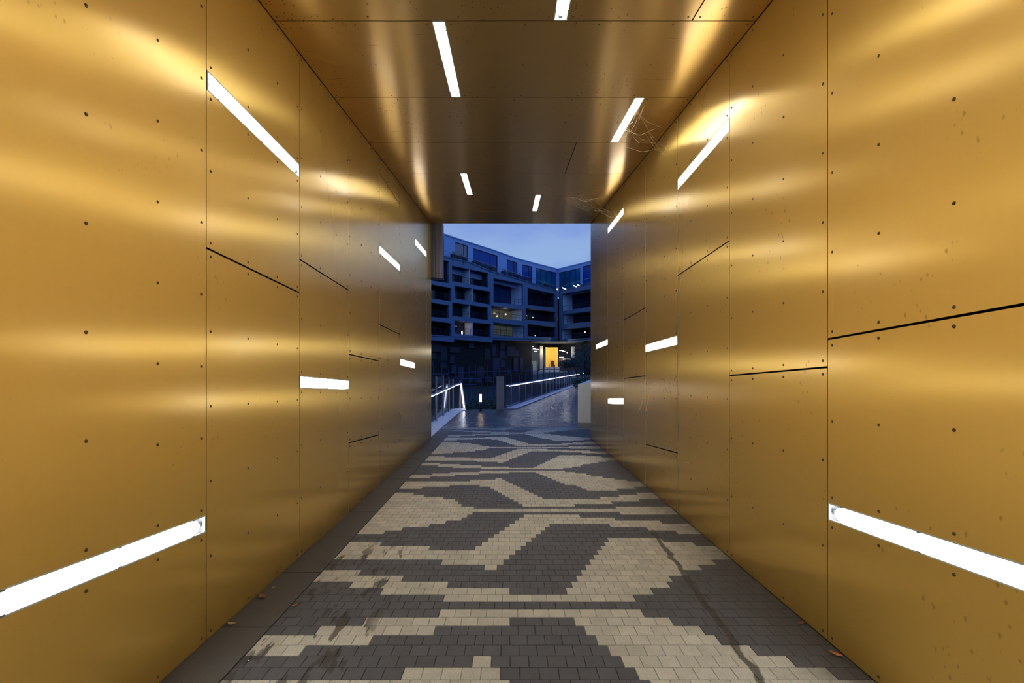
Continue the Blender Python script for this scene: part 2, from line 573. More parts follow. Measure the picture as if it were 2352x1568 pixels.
for i in range(-2, len(CS) - 1):
    if i < 0:
        ya, yb = CS[0] + 1.233 * i, CS[0] + 1.233 * (i + 1)
        if yb < SEAM[0] + .1: continue
    else:
        ya, yb = CS[i], CS[i + 1]
    LW = .103
    ed = [XL + .005]
    if i in clamps: ed += [(clamps[i][1] - LW / 2, 'l'), (clamps[i][1] + LW / 2, 'l')]
    if i in ccuts: ed += [(ccuts[i] - .005, 's'), (ccuts[i] + .005, 's')]
    xs = [ed[0]] + sorted(e[0] for e in ed[1:]) + [XR - .005]
    for j in range(0, len(xs), 2):
        x0, x1 = xs[j], xs[j + 1]
        a, b = ya + .004, yb - .004
        mb = MB()
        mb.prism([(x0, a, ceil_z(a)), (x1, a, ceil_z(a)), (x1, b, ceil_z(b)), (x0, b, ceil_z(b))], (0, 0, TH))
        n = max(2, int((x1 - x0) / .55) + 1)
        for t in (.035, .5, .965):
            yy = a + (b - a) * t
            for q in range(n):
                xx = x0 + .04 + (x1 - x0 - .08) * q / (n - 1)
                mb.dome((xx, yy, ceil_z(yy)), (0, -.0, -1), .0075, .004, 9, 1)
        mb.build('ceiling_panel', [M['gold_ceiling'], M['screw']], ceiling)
    if i in clamps:
        X = clamps[i][1]
        nrm = Vector((0, .0971, -1)).normalized()
        luminaire((X, ya, ceil_z(ya)), (0, 1, .0971), (1, 0, 0), nrm, yb - ya, LW, clabels[i], a0=(i <= 5))

# hanging grey metal downstand at the left of the mouth
tr = MB()
tr.box((XL - .03, Y_END + .06, 3.77), (-1.72, Y_END + .34, ceil_z(Y_END) + .05))
tr.box((-1.715, Y_END + .07, 3.765), (-1.565, Y_END + .34, ceil_z(Y_END) + .05))
tag(tr.build('trim_1', M['trim_grey']), 'grey metal panel hanging at the left of the passage mouth', kind='structure')

# unseen outer face of the passage's building, put in to block low sky
ow = MB()
ow.box((-60, Y_END - .45, -1.2), (XL - .36, Y_END - .06, 20))
ow.box((XR + .36, Y_END - .45, -.3), (60, Y_END - .06, 20))
ow.box((XL - .36, Y_END - .45, ceil_z(Y_END) + .42), (XR + .36, Y_END - .06, 20))
tag(ow.build('wall_front', M['concrete_dark']), 'unseen dark outer wall around the mouth of the passage', kind='structure')

# ------------------------------------------------------------------ floor
ROW = .1037
D_ROW0 = 2.456
E0, E1 = -9., 9.
ROWS = {   # light stretches of each course, in pixel x along that course
    8: [(1021.8, 1442)], 9: [(875.5, 1179.5), (1315.6, 1485)], 10: [(798.6, 1033), (1327, 1527)], 11: [(E0, 925.5), (1340.6, 1532.5)],
    12: [(E0, 821.4), (1351.8, 1569.4)], 13: [(1119.4, 1148), (1360, 1602.6)], 14: [(1014, 1160.8), (1368.4, 1637)],
    15: [(E0, 1177.6), (1379.4, E1)], 16: [(E0, 1190), (1387, E1)], 17: [(E0, 986.7), (1096.3, 1203.4), (1394.7, E1)],
    18: [(E0, 870.4), (1109.8, 1216), (1402.3, 1592.4)], 19: [(1120.8, 1224), (1410, 1516)], 20: [(1132.6, 1236)],
    21: [(E0, 874), (1148, 1248), (1550, E1)], 22: [(E0, 918.8), (1165, 1261), (1482, E1)], 23: [(E0, 984), (1175, 1270), (1413.7, E1)],
    24: [(E0, 1026), (1188, 1514)], 25: [(E0, 1060.7), (1197.6, 1405)], 26: [(E0, 1071.4), (1207.4, 1321.8)],
    27: [(E0, 1085.7), (1417.6, E1)], 28: [(E0, E1)], 29: [(E0, 1086.6), (1407, E1)], 30: [(E0, 1057), (1203, 1308)],
    31: [(E0, 1051), (1193.7, 1401)], 32: [(E0, 1042.9), (1185, 1469)], 33: [(E0, 1015), (1175, 1253), (1371.7, E1)],
    34: [(E0, 968.8), (1166, 1242), (1417.6, E1)], 35: [(E0, 944.6), (1157, 1231), (1460.6, E1)], 36: [(1145.5, 1220)],
    37: [(1136.6, 1209), (1340.4, 1415.7)], 38: [(E0, 964), (1129.5, 1200), (1330.6, 1457.7)], 39: [(E0, 1030), (1101.8, 1191), (1318, E1)],
    40: [(E0, 1182), (1307, E1)], 41: [(E0, 1172), (1296.4, E1)], 42: [(1077.7, 1162.5), (1285, 1441)], 43: [(1141, 1157), (1276, 1411)],
    44: [(E0, 990), (1264, 1379.5)], 45: [(E0, 1042), (1255, 1354)], 46: [(988.6, 1102), (1246.5, 1345)], 47: [(1032, 1174), (1238.7, 1318)],
    48: [(1098, 1291)], 7: []}
PX = {}
for k, iv in ROWS.items():
    D = D_ROW0 + ROW * (k + .5)
    PX[k] = [tuple(v if abs(v) < 20 else (v - CX) * D / F for v in p) for p in iv]


def is_light(k, x):
    kk = 7 + (k - 7) % 42
    return any(a - .012 <= x <= b + .012 for a, b in PX[kk])


X_PAVE = -1.497
JOINT = .0030


def pave(mb, k0, k1, xl, xr):
    for k in range(k0, k1):
        ya = D_ROW0 + ROW * k; yb = ya + ROW
        ph = -.566 if k % 2 == 0 else -.514
        a = xl(ya) if callable(xl) else xl
        b = xr(ya) if callable(xr) else xr
        j = math.floor((a - ph) / .104)
        while True:
            x0 = ph + j * .104; x1 = x0 + .104
            j += 1
            if x1 <= a + .006: continue
            if x0 >= b - .006: break
            x0c, x1c = max(x0, a), min(x1, b)
            mi = 1 if is_light(k, (x0 + x1) / 2) else 0
            g = JOINT
            mb.face([(x0c + g, ya + g, 0), (x1c - g, ya + g, 0), (x1c - g, yb - g, 0), (x0c + g, yb - g, 0)], mi)
            if yb < 8.5:      # worn arrises of the nearer setts
                z = -.006
                mb.face([(x0c, ya, z), (x1c, ya, z), (x1c - g, ya + g, 0), (x0c + g, ya + g, 0)], mi)
                mb.face([(x0c, ya, z), (x0c + g, ya + g, 0), (x0c + g, yb - g, 0), (x0c, yb, z)], mi)
                mb.face([(x1c, ya, z), (x1c, yb, z), (x1c - g, yb - g, 0), (x1c - g, ya + g, 0)], mi)


def rail_x(D):                      # foot of the right-hand glass balustrade
    return -.15 + .241 * (D - 18.9)


def path_r(D):                      # right edge of the path beyond the passage
    return XR if D < Y_END else (2.12 if D < 14.3 else 2.12 + .241 * (D - 14.3))


fb = MB()
kmax = int((19.05 - D_ROW0) / ROW)
pave(fb, -56, kmax, X_PAVE, lambda D: XR - .002 if D < Y_END else path_r(D) + .6)
fb.face([(X_PAVE, Y_BACK, -.006), (4.2, Y_BACK, -.006), (4.2, 19.05, -.006), (X_PAVE, 19.05, -.006)], 2)
fb.box((XL - .3, Y_BACK, -.30), (4.2, 19.05, -.007), 3)
floor = fb.build('floor', [M['pave_dark'], M['pave_light'], M['pave_joint'], M['ground']], recalc=False)
tag(floor, 'floor of small dark and pale paving setts in a branching zigzag pattern', kind='structure')
gb = MB()
y = Y_BACK
while y < 18.2:
    gb.box((XL - .05, y + .004, -.03), (X_PAVE - .006, min(y + .80, 18.3) - .004, .0))
    y += .80
gb.build('gutter_strip', M['gutter'], floor)

# ramped path beyond, at the right of the balustrade
rp = MB()


def path_z(D):
    return max(0., .004 * (D - 19))


for k in range(kmax, kmax + 330):
    ya = D_ROW0 + ROW * k; yb = ya + ROW
    x0a, x1a = rail_x(ya) + .60, path_r(ya) + .4
    n = int((x1a - x0a) / .104) + 1
    xs = x0a - (x0a + (0 if k % 2 else .052)) % .104
    prev = None; start = None
    for j in range(n + 2):
        xx = xs + j * .104
        li = is_light(k, xx + .052) if xx < x1a else None
        if li != prev or li is None:
            if prev is not None and start is not None:
                rp.face([(start, ya + .003, path_z(ya)), (xx, ya + .003, path_z(ya)), (xx, yb - .003, path_z(yb)), (start, yb - .003, path_z(yb))], 1 if prev else 0)
            start = xx; prev = li
        if li is None: break
pa = rp.build('path', [M['pave_dark'], M['pave_light']], recalc=False)
pj = MB()
pj.face([(rail_x(19.05) + .05, 19.05, -.01), (7, 19.05, -.01), (15.5, 53.5, path_z(53.5) - .01), (rail_x(53.5) + .05, 53.5, path_z(53.5) - .01)])
pj.build('path_bed', M['pave_joint'], pa)
tag(pa, 'wet paved path leading away behind the glass balustrade', kind='structure')

# ------------------------------------------------------------------ left glass balustrade outside the mouth
BL = [(-2.24, 11.05), (-2.235, 12.9), (-2.23, 14.4), (-2.225, 15.9), (-2.22, 17.4), (-2.215, 18.6), (-1.98, 19.0)]
TOPZ = [1.42, 1.41, 1.40, 1.41, 1.33, 1.24, 1.17]
lk = MB()
inner = [(XL - .055, Y_END + .02), (-1.86, 13.), (-1.86, 15.), (-1.86, 16.8), (-1.84, 17.8), (-1.76, 18.5), (-1.72, 19.02)]
for (p, q), (a, b) in zip(zip(BL, BL[1:]), zip(inner, inner[1:])):
    lk.prism([(p[0] - .08, p[1], .05), (q[0] - .08, q[1], .05), (b[0], b[1], .02), (a[0], a[1], .02)], (0, 0, -.25))
kl = lk.build('kerb_ledge', M['kerb'])
tag(kl, 'pale lit concrete ledge along the foot of the left balustrade', 'ledge', kind='thing')
lr = empty('glass_balustrade', (-2.2, 15, .05))
tag(lr, 'short glass balustrade with a lit handrail just outside the passage on the left', 'railing')
for (x, y), z in list(zip(BL, TOPZ)):
    pm = MB(); pm.box((x - .03, y - .025, .05), (x + .03, y + .025, z))
    pm.build('post', M['rail_pale'], lr)
for i in range(len(BL) - 1):
    (xa_, ya_), (xb_, yb_) = BL[i], BL[i + 1]
    gm = MB()
    z = min(TOPZ[i], TOPZ[i + 1]) - .02
    gm.face([(xa_, ya_ + .04, .09), (xb_, yb_ - .04, .09), (xb_, yb_ - .04, z), (xa_, ya_ + .04, z)])
    gm.build('glass_pane', M['rail_glass'], lr)
hp = [(-2.04, 11.0, .90), (-2.02, 12.4, .92), (-2.01, 15.3, .965), (-1.97, 17.4, 1.02), (-1.88, 18.6, 1.055)]
hm = MB(); hl = MB(); hb = MB()
for a, b in zip(hp, hp[1:]):
    hm.tube(Vector(a) + Vector((0, 0, .03)), Vector(b) + Vector((0, 0, .03)), .028)
    hl.tube(Vector(a) + Vector((.012, 0, 0)), Vector(b) + Vector((.012, 0, 0)), .0075, seg=6)
hmo = hm.build('handrail', M['steel'], lr)
tag(hl.build('light_strip', M['led'], hmo), 'white light strip under the handrail')
for (x, y), (hx, hy, hz) in zip(BL[1:6], [(-2.02, 12.9, .95), (-2.015, 14.4, .975), (-2.0, 15.9, 1.0), (-1.97, 17.4, 1.04), (-1.88, 18.55, 1.07)]):
    hb.tube((x, y, hz - .02), (hx, hy, hz), .012, seg=6)
hb.build('bracket', M['steel'], lr)
em = MB()
em.prism([(-1.965, 19.03, .02), (-1.72, 19.03, .02), (-1.90, 19.03, 1.15), (-1.99, 19.03, 1.15)], (0, .06, 0))
em.build('end_panel', M['steel_dark'], lr)
es = MB(); es.tube((-1.935, 19.0, 1.0), (-1.805, 18.98, .05), .026, seg=8)
tag(es.build('end_light_strip', M['led_soft'], lr), 'bright slanting white light strip')

# ------------------------------------------------------------------ right glass balustrade with lit handrail
rr = empty('glass_balustrade', (rail_x(19), 19, 0))
tag(rr, 'long glass balustrade with a lit handrail receding to the right', 'railing')
ep = MB()
ep.box((-.50, 18.98, .0), (-.29, 19.04, 1.33))
ep.build('end_plate', M['steel'], rr)
ep = MB(); ep.box((-.275, 18.96, -.02), (-.195, 19.06, 1.335)); ep.build('end_post', M['steel'], rr)
nP = 26
for i in range(nP):
    D = 19.9 + 1.52 * i
    x = rail_x(D); z0 = path_z(D) + .034
    pm = MB(); pm.box((x - .02, D - .018, z0), (x + .015, D + .018, z0 + 1.34 + .002 * (D - 19)))
    pm.build('post', M['steel'] if i < 1 else M['rail_pale'], rr)
    Da, Db = (19.05 if i == 0 else D - 1.52 + .03), D - .03
    gm = MB()
    gm.face([(rail_x(Da), Da, path_z(Da) + .08), (rail_x(Db), Db, path_z(Db) + .08), (rail_x(Db), Db, path_z(Db) + 1.33), (rail_x(Da), Da, path_z(Da) + 1.33)])
    gm.build('glass_pane', M['rail_glass'], rr)
Da, Db = 19.08, 19.9 + 1.52 * (nP - 1)
hm = MB(); hl = MB()
pa_, pb_ = Vector((rail_x(Da) + .12, Da, .945)), Vector((rail_x(Db) + .12, Db, 1.02 + path_z(Db)))
hm.tube(pa_ + Vector((0, 0, .03)), pb_ + Vector((0, 0, .03)), .028)
hl.tube(pa_ + Vector((.015, 0, 0)), pb_ + Vector((.015, 0, 0)), .014, seg=6)
hmo = hm.build('handrail', M['steel'], rr)
tag(hl.build('light_strip', M['led'], hmo), 'white light strip under the handrail')
rk = MB()
rk.prism([(rail_x(Da) - .1, Da, .03), (rail_x(Da) + .38, Da, .03), (rail_x(Db) + .38, Db, path_z(Db) + .03), (rail_x(Db) - .1, Db, path_z(Db) + .03)], (0, 0, -.2))
tag(rk.build('kerb_ledge', M['steel']), 'pale ledge along the foot of the long right balustrade', 'ledge', kind='thing')

# ------------------------------------------------------------------ white parapet block
wp = MB()
wp.prism([(2.10, 14.3, -.01), (3.3, 14.3, -.01), (3.3, 14.3, 1.33), (2.10, 14.3, 1.18)], (.32 * .241, .32, 0))
q = [(2.14, 14.62, -.01), (2.45, 14.62, -.01), (2.45, 14.62, 1.15), (2.14, 14.62, 1.15)]
wp.prism(q, (.241 * 14, 14, .1))
po = wp.build('parapet', M['parapet'])
bv = po.modifiers.new('edge', 'BEVEL'); bv.width = .012; bv.segments = 2; bv.limit_method = 'ANGLE'
tag(po, 'low white concrete parapet end at the right outside the passage', 'parapet')

# ------------------------------------------------------------------ bollard light
bo = empty('bollard_light', (-1.10, 18.3, 0))
tag(bo, 'short dark bollard with a glowing warm light at the edge of the wet paving', 'light')
m = MB(); m.tube((-1.10, 18.3, 0), (-1.10, 18.3, .36), .042, seg=14); m.tube((-1.10, 18.3, 0), (-1.10, 18.3, .015), .075, seg=14)
m.build('post', M['steel_dark'], bo)
m = MB(); m.tube((-1.10, 18.3, .36), (-1.10, 18.3, .655), .043, seg=14)
m.build('glowing_lens', glow('bollard_glow', (1., .72, .38), 5.5), bo)
m = MB(); m.tube((-1.10, 18.3, .655), (-1.10, 18.3, .69), .046, .04, seg=14)
m.build('cap', M['steel_dark'], bo)

# ------------------------------------------------------------------ ground, planting
g = MB()
g.face([(-90, 11.0, -1.2), (XL - .36, 11.0, -1.2), (XL - .36, 19.05, -1.2), (4.2, 19.05, -1.2), (60, 19.05, -1.2), (60, 140, -1.2), (-90, 140, -1.2)])
tag(g.build('ground', M['ground']), 'dark ground below the paths', kind='structure')


def leaf_cloud(mb, c, rad, n, size, rng, zs=1.0):
    c = Vector(c)
    for _ in range(n):
        d = Vector((rng.gauss(0, 1), rng.gauss(0, 1), rng.gauss(0, 1))).normalized()
        p = c + Vector((d.x * rad, d.y * rad, d.z * rad * zs)) * (rng.random() ** .4)
        a = Vector((rng.gauss(0, 1), rng.gauss(0, 1), rng.gauss(0, .6))).normalized()
        b = a.orthogonal().normalized()
        s = size * rng.uniform(.6, 1.3)
        mb.face([p - a * s, p + b * s * .42, p + a * s, p - b * s * .42])


def shrub(name, label, cat, base, blobs, n, size, stems, seed, group=None):
    rng = random.Random(seed)
    o = empty(name, base)
    tag(o, label, cat, group)
    fm = MB()
    for (dx, dy, dz, r, zs) in blobs:
        leaf_cloud(fm, (base[0] + dx, base[1] + dy, base[2] + dz), r, n, size, rng, zs)
    fm.build('foliage', M['leaf_dark'], o, recalc=False)
    sm = MB()
    for (dx, dy, dz, r) in stems:
        b0 = Vector(base) + Vector((dx * .15, dy * .15, 0))
        sm.tube(b0, Vector(base) + Vector((dx, dy, dz)), r, r * .45, 7)
    sm.build('trunk', M['bark'], o)
    return o


shrub('garden_tree', 'dark leafy tree at the right between balustrade and lit lobby', 'tree', (6.6, 41, -1.2),
      [(0, 0, 4.2, 1.1, .8), (-.9, .5, 3.5, .9, .6), (-1.6, 0, 3.3, .75, .5), (.6, -.4, 3.4, 1.1, .8), (.9, .2, 2.5, 1.0, .8), (0, 0, 2.4, .9, .6), (1.2, 0, 4.6, .8, .8)],
      420, .10, [(-.9, .4, 3.4, .06), (.5, -.2, 3.9, .07), (0, 0, 4.2, .08), (.9, .2, 2.9, .05), (-1.5, 0, 2.8, .05)], 3)
shrub('garden_shrub', 'low dark shrub right behind the white parapet', 'shrub', (5.1, 33, -1.2),
      [(0, 0, 1.7, .55, .9), (-.35, 0, 1.9, .4, .8), (.4, 0, 2.1, .5, .8)], 320, .075, [(-.3, 0, 1.7, .03), (.3, 0, 2.0, .03), (0, 0, 1.9, .03)], 4)
shrub('garden_shrub', 'dark clipped shrub behind the glowing bollard', 'shrub', (-1.0, 21.0, -1.2),
      [(-.4, 0, 1.15, .55, .75), (.2, .1, 1.2, .55, .75), (.62, 0, 1.0, .5, .75), (-.8, 0, .9, .5, .8)], 420, .06, [(-.4, 0, 1.0, .03), (.3, 0, 1.0, .03), (.6, 0, .9, .03)], 5)

# ------------------------------------------------------------------ lattice fence of blue bars
lf = empty('lattice_fence', (0, 43, -1.2))
tag(lf, 'tall dark blue lattice fence of thin bars standing before the far building', 'fence')


def fence_p(x, y):                   # plane from (-6,40) receding to the right
    d = ray(x, y)
    t = (40 + 6 * .55) / (1 - .55 * d.x)
    return EYE + d * t


px = [968, 980, 996, 1014.5, 1031, 1046, 1061.5, 1077, 1092, 1106, 1120, 1133, 1146.5, 1161, 1173, 1186, 1198, 1211, 1223, 1235.5, 1249, 1261, 1274, 1286]
tops = [842, 842, 842, 845, 843, 843, 844, 843, 838, 840, 838, 839, 838, 837, 838, 838, 838, 838, 836, 839, 838, 836, 837, 838]
for x, t in zip(px, tops):
    p = fence_p(x, t)
    m = MB(); m.box((p.x - .035, p.y - .035, -1.2), (p.x + .035, p.y + .035, p.z)); m.build('post', M['lattice'], lf)
for x0, x1, y in [(968, 1031, 859), (1031, 1077, 856), (1077, 1120, 854.2), (1120, 1173, 853), (1173, 1235, 851.5), (1235, 1286, 848), (1046, 1106, 870.5), (1106, 1133, 868), (1092, 1106, 875.5),
                  (1120, 1133, 876), (1092, 1106, 891), (1120, 1133, 891.5), (1061, 1092, 884), (980, 1046, 873), (1014, 1061, 889)]:
    a, b = fence_p(x0, y), fence_p(x1, y)
    m = MB(); m.tube(a, Vector((b.x, b.y, a.z)), .035, seg=6); m.build('cross_bar', M['lattice'], lf)

# ------------------------------------------------------------------ the apartment building
O = Vector((10.3, 98.0, 0))
UL = Vector((-1, -1.28, 0)).normalized()     # left wing, from the inner corner
NL = Vector((1.28, -1, 0)).normalized()
UR = Vector((5.35, -8, 0)).normalized()      # right wing, from the inner corner
NR = Vector((-8, -5.35, 0)).normalized()


def fac(x, y, wing='L', n=0.):
    N = NL if wing == 'L' else NR
    p0 = O + N * n
    d = ray(x, y)
    t = (p0 - EYE).dot(N) / d.dot(N)
    return EYE + d * t


def holes_sheet(name, outer, holes, N, thick, mat, parent):
    """flat sheet with holes, given as 3-D points on one plane"""
    bm = bmesh.new()
    edges = []
    for loop in [outer] + holes:
        vs = [bm.verts.new(p) for p in loop]
        for i in range(len(vs)):
            edges.append(bm.edges.new((vs[i], vs[(i + 1) % len(vs)])))
    bmesh.ops.triangle_fill(bm, edges=edges, use_beauty=True, use_dissolve=False, normal=N)
    r = bmesh.ops.extrude_face_region(bm, geom=list(bm.faces))
    bmesh.ops.translate(bm, verts=[v for v in r['geom'] if isinstance(v, bmesh.types.BMVert)], vec=-N * thick)
    bmesh.ops.recalc_face_normals(bm, faces=bm.faces)
    me = bpy.data.meshes.new(name); bm.to_mesh(me); bm.free()
    me.materials.append(mat)
    o = bpy.data.objects.new(name, me); COL.objects.link(o)
    o.parent = parent; o.matrix_parent_inverse = Matrix.Translation(parent.location).inverted()
    return o


bld = empty('apartment_building', (-2, 84, -1.2))
tag(bld, 'blue dusk-lit apartment block with deep balconies beyond the passage', 'building')

LO = {  # openings of the left wing: tl, tr, br, bl, depth, style
    'a0': [(960, 584), (1031, 600), (1031, 650), (960, 639), 1.6, 0],
    'a1': [(1038.3, 610), (1121.5, 627), (1121.5, 660), (1038.3, 645.3), 1.4, 1],
    'a2': [(1133.5, 638.6), (1201.5, 652), (1201.5, 701), (1133.5, 693.5), 2.5, 2],
    'a3': [(1211.7, 661), (1275, 675), (1275, 706), (1211.7, 700), 1.6, 1],
    'b0': [(960, 647), (1037, 661.4), (1037, 692.2), (960, 680), 1.5, 0],
    'b1': [(1044.5, 656), (1127, 669.4), (1127, 699.5), (1044.5, 685), 1.4, 1],
    'c0': [(960, 690), (1031, 701), (1031, 731), (960, 725), 1.5, 0],
    'c1': [(1039, 694.3), (1121.5, 706.3), (1121.5, 735), (1039, 725), 1.4, 1],
    'c2': [(1128, 701), (1202, 711.7), (1202, 737), (1128, 729.8), 2.5, 2],
    'c3': [(1207.5, 707), (1277, 716.6), (1277, 739.4), (1207.5, 734), 1.6, 1],
    'd0': [(960, 732), (1037, 742.5), (1037, 772), (960, 765), 1.5, 0],
    'd1': [(1044.5, 735.8), (1127.5, 744.5), (1127.5, 774.6), (1044.5, 766), 1.4, 1],
    'd2': [(1133, 739.8), (1205, 748.5), (1205, 775.3), (1133, 769), 2.6, 2],
    'd3': [(1211.7, 743.4), (1277, 751.4), (1277, 775.5), (1211.7, 771.5), 1.6, 1]}
RO = {
    'e1': [(1290, 675), (1395, 656), (1395, 698), (1290, 714.6), 2.6, 2],
    'e2': [(1292.7, 721.3), (1395, 710), (1395, 733.5), (1292.7, 744.7), 2.6, 2],
    'e3': [(1288.5, 755.4), (1395, 747), (1395, 773.5), (1288.5, 779.5), 2.6, 2]}
outer = [(930, 560), (1015, 585.5), (1084, 602), (1127, 620.5), (1208, 644), (1280.5, 667), (1281.5, 785), (1210, 783), (1131.5, 780), (1131.5, 786.7), (1043, 778.7), (1043, 786), (930, 775)]
holes_sheet('facade', [fac(*p) for p in outer], [[fac(*p) for p in v[:4]] for v in LO.values()], NL, .35, M['facade'], bld)
outerR = [(1283.6, 668), (1339, 652), (1410, 633), (1410, 778), (1358, 782), (1284.5, 787)]
holes_sheet('facade', [fac(*p, 'R') for p in outerR], [[fac(*p, 'R') for p in v[:4]] for v in RO.values()], NR, .35, M['facade'], bld)

# unseen continuations of both wings, added and sized to block the low sky
ex = MB()
a, b = fac(931, 848), O + UL * 118
ex.prism([Vector((a.x, a.y, -1.2)), Vector((b.x, b.y, -1.2)), Vector((b.x, b.y, 22.3)), Vector((a.x, a.y, 22.3))], -NL * 8)
a, b = fac(1409, 848, 'R'), O + UR * 92
ex.prism([Vector((a.x, a.y, -1.2)), Vector((b.x, b.y, -1.2)), Vector((b.x, b.y, 16)), Vector((a.x, a.y, 16))], -NR * 8)
ex.build('unseen_side_wing', M['loggia_dark'], bld)


def loggia(key, v, wing):
    N = NL if wing == 'L' else NR
    q = [fac(*p, wing) - N * .36 for p in v[:4]]
    dep = v[4]
    qb = [p - N * dep for p in q]
    tl, tr_, br, bl = q
    Tl, Tr, Br, Bl = qb
    m = MB()
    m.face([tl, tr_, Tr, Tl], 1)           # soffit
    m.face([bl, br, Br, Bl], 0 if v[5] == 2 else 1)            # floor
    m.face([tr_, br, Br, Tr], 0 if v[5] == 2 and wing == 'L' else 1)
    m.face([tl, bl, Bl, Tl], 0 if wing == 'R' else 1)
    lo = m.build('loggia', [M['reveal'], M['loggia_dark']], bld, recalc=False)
    # glazing across the back
    gz = MB()
    gz.face([Tl, Tr, Br, Bl], 0)
    u = (Tr - Tl); w = (Bl - Tl)
    nb = 5 if u.length > 7 else 4
    for i in range(nb + 1):
        c = Tl + u * (i / nb)
        dx = u.normalized() * .05
        wz = (Bl + (Br - Bl) * (i / nb)) - c
        gz.face([c - dx + N * .03, c + dx + N * .03, c + dx + wz + N * .03, c - dx + wz + N * .03], 1)
    for tt in (.02, .80):
        a_ = Tl + w * tt; b_ = Tr + (Br - Tr) * tt
        gz.face([a_ + N * .03, b_ + N * .03, b_ + N * .03 + Vector((0, 0, -.08)), a_ + N * .03 + Vector((0, 0, -.08))], 1)
    gmat = {'c2': 'glass_warm', 'd2': 'glass_dim', 'd1': 'glass_dark', 'a2': 'glass_sky2'}.get(key, 'glass_dark')
    gz.build('glazing', [M[gmat], M['frame']], lo, recalc=False)
    # balcony rail just inside the front edge
    rm = MB()
    a_ = bl + N * .2; b_ = br + N * .2
    for hz in (1.0, .55):
        rm.tube(a_ + Vector((0, 0, hz)), b_ + Vector((0, 0, hz)), .035 if hz == 1.0 else .02, seg=5)
    nb = max(3, int((b_ - a_).length / 1.1))
    for i in range(nb + 1):
        c = a_ + (b_ - a_) * (i / nb)
        rm.tube(c, c + Vector((0, 0, 1.0)), .025, seg=5)
    rm.build('railing', M['rail_dark'], lo)


M['glass_warm'] = NT('lit_window_warm').set(Base_Color=(.05, .05, .04), Roughness=.2, Emission_Color=(.42, .40, .30), Emission_Strength=.10).mat
M['glass_dim'] = NT('lit_window_dim').set(Base_Color=(.05, .06, .05), Roughness=.2, Emission_Color=(.32, .38, .28), Emission_Strength=.10).mat
M['glass_sky2'] = plain('window_glass_blue', (.008, .03, .13), .1, var=.4, vscale=.3)
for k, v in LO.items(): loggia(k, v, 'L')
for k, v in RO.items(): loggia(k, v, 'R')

# dividing fins inside the second column
for key in ('a1', 'b1', 'c1', 'd1'):
    v = LO[key]
    t = .49
    top = fac(v[0][0] + (v[1][0] - v[0][0]) * t, v[0][1] + (v[1][1] - v[0][1]) * t)
    bot = fac(v[0][0] + (v[1][0] - v[0][0]) * t, v[3][1] + (v[2][1] - v[3][1]) * t)
    m = MB()
    m.prism([top + UL * .05, top - UL * .05, bot - UL * .05, bot + UL * .05], -NL * 1.7)
    m.build('dividing_fin', M['reveal'], bld)

# penthouse storey set back on the roof terrace
SB = -1.5
roof = [(930, 512), (1016, 536), (1060, 550.5), (1130, 573), (1190, 594), (1230, 604.5), (1281, 617.5)]
roofR = [(1281, 617.5), (1300, 613), (1357.6, 599), (1410, 586)]
PWN = [  # windows: x0, ytl, x1, ytr, style
    (1000, 539, 1020, 546, 0), (1045, 555, 1074.4, 564, 1), (1087, 569.6, 1142.7, 587, 0), (1164, 595.4, 1188.7, 603, 0), (1199, 606.8, 1222.4, 612, 0), (1230, 615, 1279, 626, 2)]
PWR = [(1284, 626, 1333, 615, 2), (1337.6, 612, 1395, 598, 0)]


def penthouse(roofl, wins, wing, tint):
    N = NL if wing == 'L' else NR
    floor_z = 17.0
    top = [fac(*p, wing, SB) for p in roofl]
    outer_ = top + [Vector((p.x, p.y, floor_z)) for p in (top[-1], top[0])]
    hs = []
    info = []
    for (x0, ya, x1, yb, st) in wins:
        a, b = fac(x0, ya, wing, SB), fac(x1, yb, wing, SB)
        zb = floor_z + .9
        c, d = Vector((b.x, b.y, zb)), Vector((a.x, a.y, zb))
        hs.append([a, b, c, d]); info.append((a, b, c, d, st))
    wl = holes_sheet('penthouse_wall', outer_, hs, N, .3, M['pent'], bld)
    for a, b, c, d, st in info:
        o_ = -N * .15
        wm = MB()
        u = (b - a)
        fr_ = .07 / u.length
        # frame bars: sides, top, and a casement division at the right
        for t in ((0, fr_), (1 - fr_, 1), (.70, .70 + fr_)) if st < 2 else [(i / 4, i / 4 + fr_) for i in range(4)]:
            p, q = a + u * t[0], a + u * t[1]
            wm.prism([p + o_, q + o_, Vector((q.x, q.y, d.z)) + o_, Vector((p.x, p.y, d.z)) + o_], N * .08)
        wm.prism([a + o_, b + o_, b + o_ - Vector((0, 0, .08)), a + o_ - Vector((0, 0, .08))], N * .08)
        if st < 2:
            p, q = a + u * .7, b
            hz = Vector((0, 0, (d.z - a.z) * .62))
            wm.prism([p + hz + o_, q + hz + o_, q + hz + o_ + Vector((0, 0, .09)), p + hz + o_ + Vector((0, 0, .09))], N * .08)
        wo = wm.build('window', M['frame'], bld)
        gm = MB(); gm.face([a + o_, b + o_, c + o_, d + o_])
        gm.build('pane', M['blind'] if st == 1 else (M['glass_sky'] if st == 0 else M['glass_corner']), wo, recalc=False)
    # roof edge capping
    rm = MB()
    for p, q in zip(top, top[1:]):
        rm.prism([p + N * .12 - Vector((0, 0, .12)), q + N * .12 - Vector((0, 0, .12)), q + N * .12 + Vector((0, 0, .05)), p + N * .12 + Vector((0, 0, .05))], -N * 6)
    rm.build('roof', M['pent'], bld)


M['glass_corner'] = plain('window_glass_corner', (.006, .10, .26), .1, var=.6, vscale=.35, spec=.25)
penthouse(roof, PWN, 'L', 0)
penthouse(roofR, PWR, 'R', 0)
